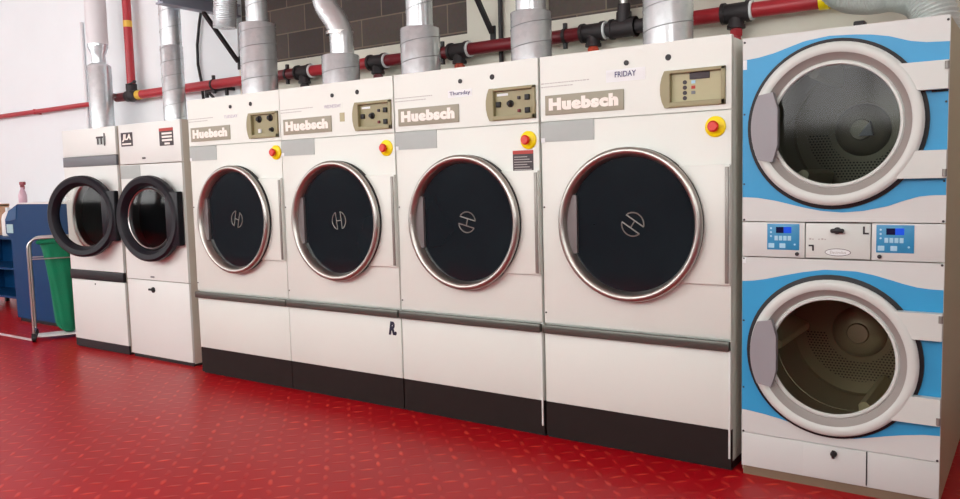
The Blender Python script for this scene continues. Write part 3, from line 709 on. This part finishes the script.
for x, drop in ((-4.12, 'iron'), (-3.275, 'maroonshade'), (-2.465, 'orange'), (-1.36, 'orange'), (-.41, 'redpaint')):
    b = MB().cyl((x-.085, 0, 0), (x+.085, 0, 0), .056, seg=22).cyl((x-.085, 0, 0), (x-.062, 0, 0), .064, seg=22).cyl((x+.062, 0, 0), (x+.085, 0, 0), .064, seg=22)
    b.cyl((x, 0, 0), (x, 0, -.09), .047, seg=20).cyl((x, 0, -.075), (x, 0, -.095), .054, seg=20)
    f = b.build('tee_fitting', M['iron'], t)
    MB().cyl((x+.086, 0, 0), (x+.10, 0, 0), .058, seg=22).build('thread_ring', M['paper'], f)
    MB().cyl((x, 0, -.09), (x, 0, -.7), .03, seg=16).build('drop_pipe', M[drop], t)
    MB().cyl((x, 0, -.105), (x, 0, -.14), .039, seg=6).build('union_nut', M[drop], t)
b = MB().cyl((-1.23, 0, 0), (-1.05, 0, 0), .06, seg=22).cyl((-1.137, 0, 0), (-1.137, 0, .10), .05, seg=20).cyl((-1.137, 0, .09), (-1.137, 0, .15), .042, seg=20)
b.cyl((-1.23, 0, 0), (-1.21, 0, 0), .066, seg=22).cyl((-1.07, 0, 0), (-1.05, 0, 0), .066, seg=22)
b.build('branch_fitting', M['iron'], t)
MB().cyl((-1.137, 0, .14), (-1.137, 0, 1.79), .026, seg=16).build('branch_pipe', M['steel'], t)
for x in (-5.35, -4.33, -2.62, -1.57):
    b = MB().cyl((x-.012, 0, 0), (x+.012, 0, 0), .051, seg=22).box(x-.012, x+.012, -.012, .012, .045, .085).box(x-.012, x+.012, -.012, .012, -.085, -.045)
    b.box(x-.01, x+.01, .03, .119, -.01, .01).build('pipe_clip', M['darkmetal'], t)
b = MB().box(-5.52, -5.49, .02, .045, -.11, -.03).box(-5.5, -5.2, .02, .045, -.06, -.04).box(-5.22, -5.195, .02, .045, -.11, -.03)
b.cyl((-5.49, .03, -.05), (-5.4, .03, -.12), .013, seg=8).box(-5.5, -5.47, .03, .12, -.06, -.03).box(-5.22, -5.195, .03, .12, -.06, -.03).build('support_frame', M['darkmetal'], t)
t = thing('water_pipe', 'thin red pipe crossing the white wall above the blue washing machine', 'pipe', (0, 1.44, 2.282))
MB().cyl((-13.9, 0, -.01), (-7.45, 0, .005), .027, seg=18).build('pipe_run', M['redpaint'], t)
for x in (-12.5, -10.6, -8.8): MB().box(x-.012, x+.012, -.03, .059, -.03, .03).build('pipe_clip', M['redpaint'], t)

# wall brackets with diagonal braces
def bracket(x, label, y0=.55, zb=2.89, zl=2.5, yt=1.08):
    t = thing('wall_bracket', label, 'wall bracket', (x, 0, 0), 0, 'steel wall brackets')
    MB().box(-.05, .05, y0, WY-.002, zb, zb+.016).box(-.05, .05, y0, WY-.002, zb+.1, zb+.116).box(-.012, .012, y0, WY-.002, zb+.016, zb+.1).build('beam', M['beam'], t, smooth=0)
    MB().tube([(0, yt, zb-.002), (0, WY-.02, zl)], .022, 4).build('brace', M['darkmetal'], t, smooth=0)
    MB().box(-.022, .022, WY-.012, WY, zl-.07, zl+.05).build('foot_plate', M['darkmetal'], t)
bracket(-5.105, 'grey steel wall bracket with dark diagonal brace, beside the hanging foil duct end', y0=.68, zb=2.905, zl=2.5, yt=1.12)
bracket(-2.236, 'steel wall bracket with rusty brace foot on the white pier between ducts', zl=2.42)
cable = [(-5.58, WY-.03, 3.4), (-5.6, WY-.03, 3.04), (-5.64, WY-.03, 2.92), (-5.69, WY-.03, 2.72), (-5.695, WY-.03, 2.53), (-5.66, WY-.03, 2.38), (-5.64, WY-.03, 2.2), (-5.64, WY-.03, 1.9)]
tag(MB().tube(cable, .014, 10).build('cable', M['black']), 'black cable running down the white wall left of the diagonal brace', 'cable')
tag(MB().cyl((-2.152, WY-.03, 1.6), (-2.152, WY-.03, 4.1), .017, seg=16).build('conduit', M['darkmetal']), 'black vertical conduit on the white pier behind the dryer ducts', 'conduit')
tag(MB().cyl((-7.75, WY-.02, 0), (-7.75, WY-.02, 3.2), .016, seg=12).build('conduit', M['whitepipe']), 'thin white conduit on the wall left of the white vent pipe', 'conduit')

# ------------------------------------------------------------------ blue washing machine and the things round it
t = thing('washing_machine', 'dark blue washing machine behind the laundry trolley at far left', 'washing machine', (-7.0, .49, 0))
prof = [(-.58, .04), (-.60, .86), (-.70, .91), (-.70, 1.05), (-.62, 1.14), (-.42, 1.212), (.75, 1.212), (.75, .04)]
MB().prism(prof, 0, .85).build('cabinet', M['machineblue'], t, smooth=0)
MB().box(-.41, .75, -.006, .85, 1.212, 1.225, bev=.003).build('top_cover', M['whiteplastic'], t)
MB().prism([(-.69, 1.04), (-.612, 1.132), (-.43, 1.198), (-.46, 1.06), (-.6, 1.04)], -.006, 0).build('control_end', M['machinebluelight'], t, smooth=0)
MB().box(-.67, -.54, -.004, .001, .915, 1.005).build('sticker', M['mint'], t)
MB().box(-.56, .74, .02, .8, 0, .042).build('plinth', M['black'], t)
t = thing('spray_bottle', 'pink spray bottle with a maroon trigger standing on the blue washing machine', 'spray bottle', (-7.44, .56, 1.2255))
MB().lathe([(.036, 0), (.04, .008), (.04, .07), (.03, .11), (.016, .14), (.015, .155)], axis='Z', seg=24, cap0=True, cap1=True).build('bottle', M['pinkplastic'], t)
h = MB().cyl((0, 0, .155), (0, 0, .18), .018, seg=16).box(-.03, .055, -.014, .014, .178, .212, bev=.006)
h.build('spray_head', M['maroonplastic'], t)
MB().tube([(.03, 0, .18), (.045, 0, .16), (.04, 0, .135)], .006, 8).build('trigger', M['maroonplastic'], t)
t = thing('plastic_tub', 'small white tub standing on the blue washing machine behind the open dryer door', 'tub', (-6.86, .6, 1.2255))
MB().lathe([(.034, 0), (.04, .05)], axis='Z', seg=20, cap0=True, cap1=True).build('tub', M['whiteplastic'], t)
MB().lathe([(.044, .048), (.044, .06)], axis='Z', seg=20, cap0=True, cap1=True).build('lid', M['paper'], t)

t = thing('shelf_unit', 'low dark blue shelf unit at the left edge beyond the washing machine', 'shelf unit', (-8.75, .78, 0))
b = MB().box(-.6, .62, .4, .42, .1, .84)
b.build('back_board', M['machineblue'], t)
for x in (-.6, .6): MB().box(x, x+.02, 0, .42, .1, .84).build('side_board', M['machineblue'], t)
for z in (.16, .48, .82): MB().box(-.6, .62, 0, .42, z-.012, z+.012).build('shelf', M['machineblue'], t)
for x in (-.55, .55):
    for y in (.03, .37): MB().box(x, x+.04, y, y+.04, 0, .15).build('leg', M['black'], t)
def bottle(x, y, z, s, label, m, cap):
    t = thing('detergent_bottle', label, 'bottle', (x, y, z))
    MB().lathe([(.05*s, 0), (.056*s, .01), (.056*s, .15*s), (.045*s, .19*s), (.02*s, .215*s)], axis='Z', seg=22, cap0=True, cap1=True).build('bottle', M[m], t)
    MB().cyl((0, 0, .215*s), (0, 0, .25*s), .02*s, seg=14).build('cap', M[cap], t)
bottle(-8.30, .9, .8325, .8, 'small white bottle on the shelf unit nearest the blue washing machine', 'whiteplastic', 'whiteplastic')
bottle(-8.62, .95, .8325, 1.3, 'larger white bottle standing on the shelf unit at the photo edge', 'whiteplastic', 'paper')
t = thing('cardboard_box', 'tan cardboard box standing on the shelf unit at the left edge', 'box', (-8.98, 1.0, .8325))
MB().box(-.12, .12, -.08, .08, 0, .36, bev=.004).build('carton', M['tan'], t)
MB().box(-.12, .12, -.083, .083, .34, .365).build('flap', M['tan'], t)

# laundry trolley, seen square-on
ux = Vector((.5, .866))
tr = thing('laundry_trolley', 'tubular steel laundry trolley on castors beside the small white dryer', 'trolley', (-6.215, -.02, 0), math.radians(60))
W, D, ZT = .40, .26, .925
def hoop(y):
    pts = [(0, y, .075)]+[(.09-.09*math.cos(a), y, ZT-.09+.09*math.sin(a)) for a in (PI/2*i/8 for i in range(9))]
    pts += [(W-.09+.09*math.sin(a), y, ZT-.09+.09*math.cos(a)) for a in (PI/2*i/8 for i in range(9))]+[(W, y, .075)]
    MB().tube(pts, .0105, 12).build('hoop', M['steel'], tr)
hoop(0); hoop(D)
MB().cyl((0, 0, .74), (W, 0, .74), .005, seg=8).build('wire_rail', M['steel'], tr)
MB().cyl((0, D, .74), (W, D, .74), .005, seg=8).build('wire_rail', M['steel'], tr)
for x in (0, W): MB().cyl((x, 0, .09), (x, D, .09), .011, seg=10).build('base_rail', M['steel'], tr)
MB().box(.02, W-.02, .02, D-.02, .034, .042, bev=.003).build('base_tray', M['whiteplastic'], tr)
for x in (0, W):
    for y in (0, D):
        cs = MB().box(x-.018, x+.018, y-.018, y+.018, .058, .078).box(x-.02, x-.014, y-.012, y+.012, .02, .062).box(x+.014, x+.02, y-.012, y+.012, .02, .062).build('castor', M['darkmetal'], tr)
        MB().cyl((x-.014, y, .034), (x+.014, y, .034), .034, seg=20).build('wheel', M['black'], cs)
# the bag hanging in it
bg = thing('laundry_bag', 'green cloth laundry bag hanging from the steel trolley', 'laundry bag', (-6.215, -.02, 0), math.radians(60))
b = MB(); secs = []
for i in range(30):
    f = i/29; z = .90-f*.85
    e = max(0, (f-.88)/.12); xl = .085+.095*f**.7+.07*e*e; xr = .362-.05*e*e
    yd = .105*(1-.25*f)*(1 if f < .85 else math.sqrt(max(.05, 1-((f-.85)/.16)**2)))
    sh = [(1 if f < .06 else .93)]
    cx, rx = (xl+xr)/2, (xr-xl)/2
    ring = []
    for k in range(48):
        a = 2*PI*k/48; w = 1+.05*math.sin(5*a+3*f)*(1-f*.5)+.03*math.sin(11*a-4*f)
        if f < .07: w = 1.06
        ring.append((cx+rx*w*math.copysign(abs(math.cos(a))**.8, math.cos(a)), D/2+yd*w*math.copysign(abs(math.sin(a))**.8, math.sin(a)), z))
    secs.append(b.ring(ring))
for p, q in zip(secs, secs[1:]): b.skin(p, q)
b.bm.faces.new(secs[-1])
b.build('bag_body', M['green'], bg, smooth=60)
MB().tube([(.08, .02, .885), (.365, .02, .885), (.365, D-.02, .885), (.08, D-.02, .885), (.08, .02, .885)], .016, 10).build('rim', M['green'], bg)

# ------------------------------------------------------------------ camera, world, view
W_ = bpy.data.worlds.new('World'); SC.world = W_; W_.use_nodes = True
W_.node_tree.nodes['Background'].inputs[0].default_value = (.8, .85, 1, 1); W_.node_tree.nodes['Background'].inputs[1].default_value = .0
yaw, pit, rol = -0.6110, -0.0877, -0.0252
fw = Vector((math.sin(yaw)*math.cos(pit), math.cos(yaw)*math.cos(pit), math.sin(pit)))
r0 = Vector((math.cos(yaw), -math.sin(yaw), 0)); u0 = r0.cross(fw)
R_ = math.cos(rol)*r0+math.sin(rol)*u0; U_ = -math.sin(rol)*r0+math.cos(rol)*u0
cd = bpy.data.cameras.new('camera'); cam = bpy.data.objects.new('camera', cd); COL.objects.link(cam)
cd.sensor_width = 36; cd.sensor_fit = 'HORIZONTAL'; cd.lens = 808.0/960*36; cd.clip_start = .05
cam.matrix_world = Matrix(((R_.x, U_.x, -fw.x, 1.1352), (R_.y, U_.y, -fw.y, -3.5562), (R_.z, U_.z, -fw.z, 1.354), (0, 0, 0, 1)))
SC.camera = cam
vs = SC.view_settings; vs.view_transform = 'Standard'; vs.look = 'None'; vs.gamma = 1; vs.exposure = -0.2; vs.use_curve_mapping = False
SC.cycles.use_denoising = True
SC.cycles.max_bounces = 8; SC.cycles.transparent_max_bounces = 12
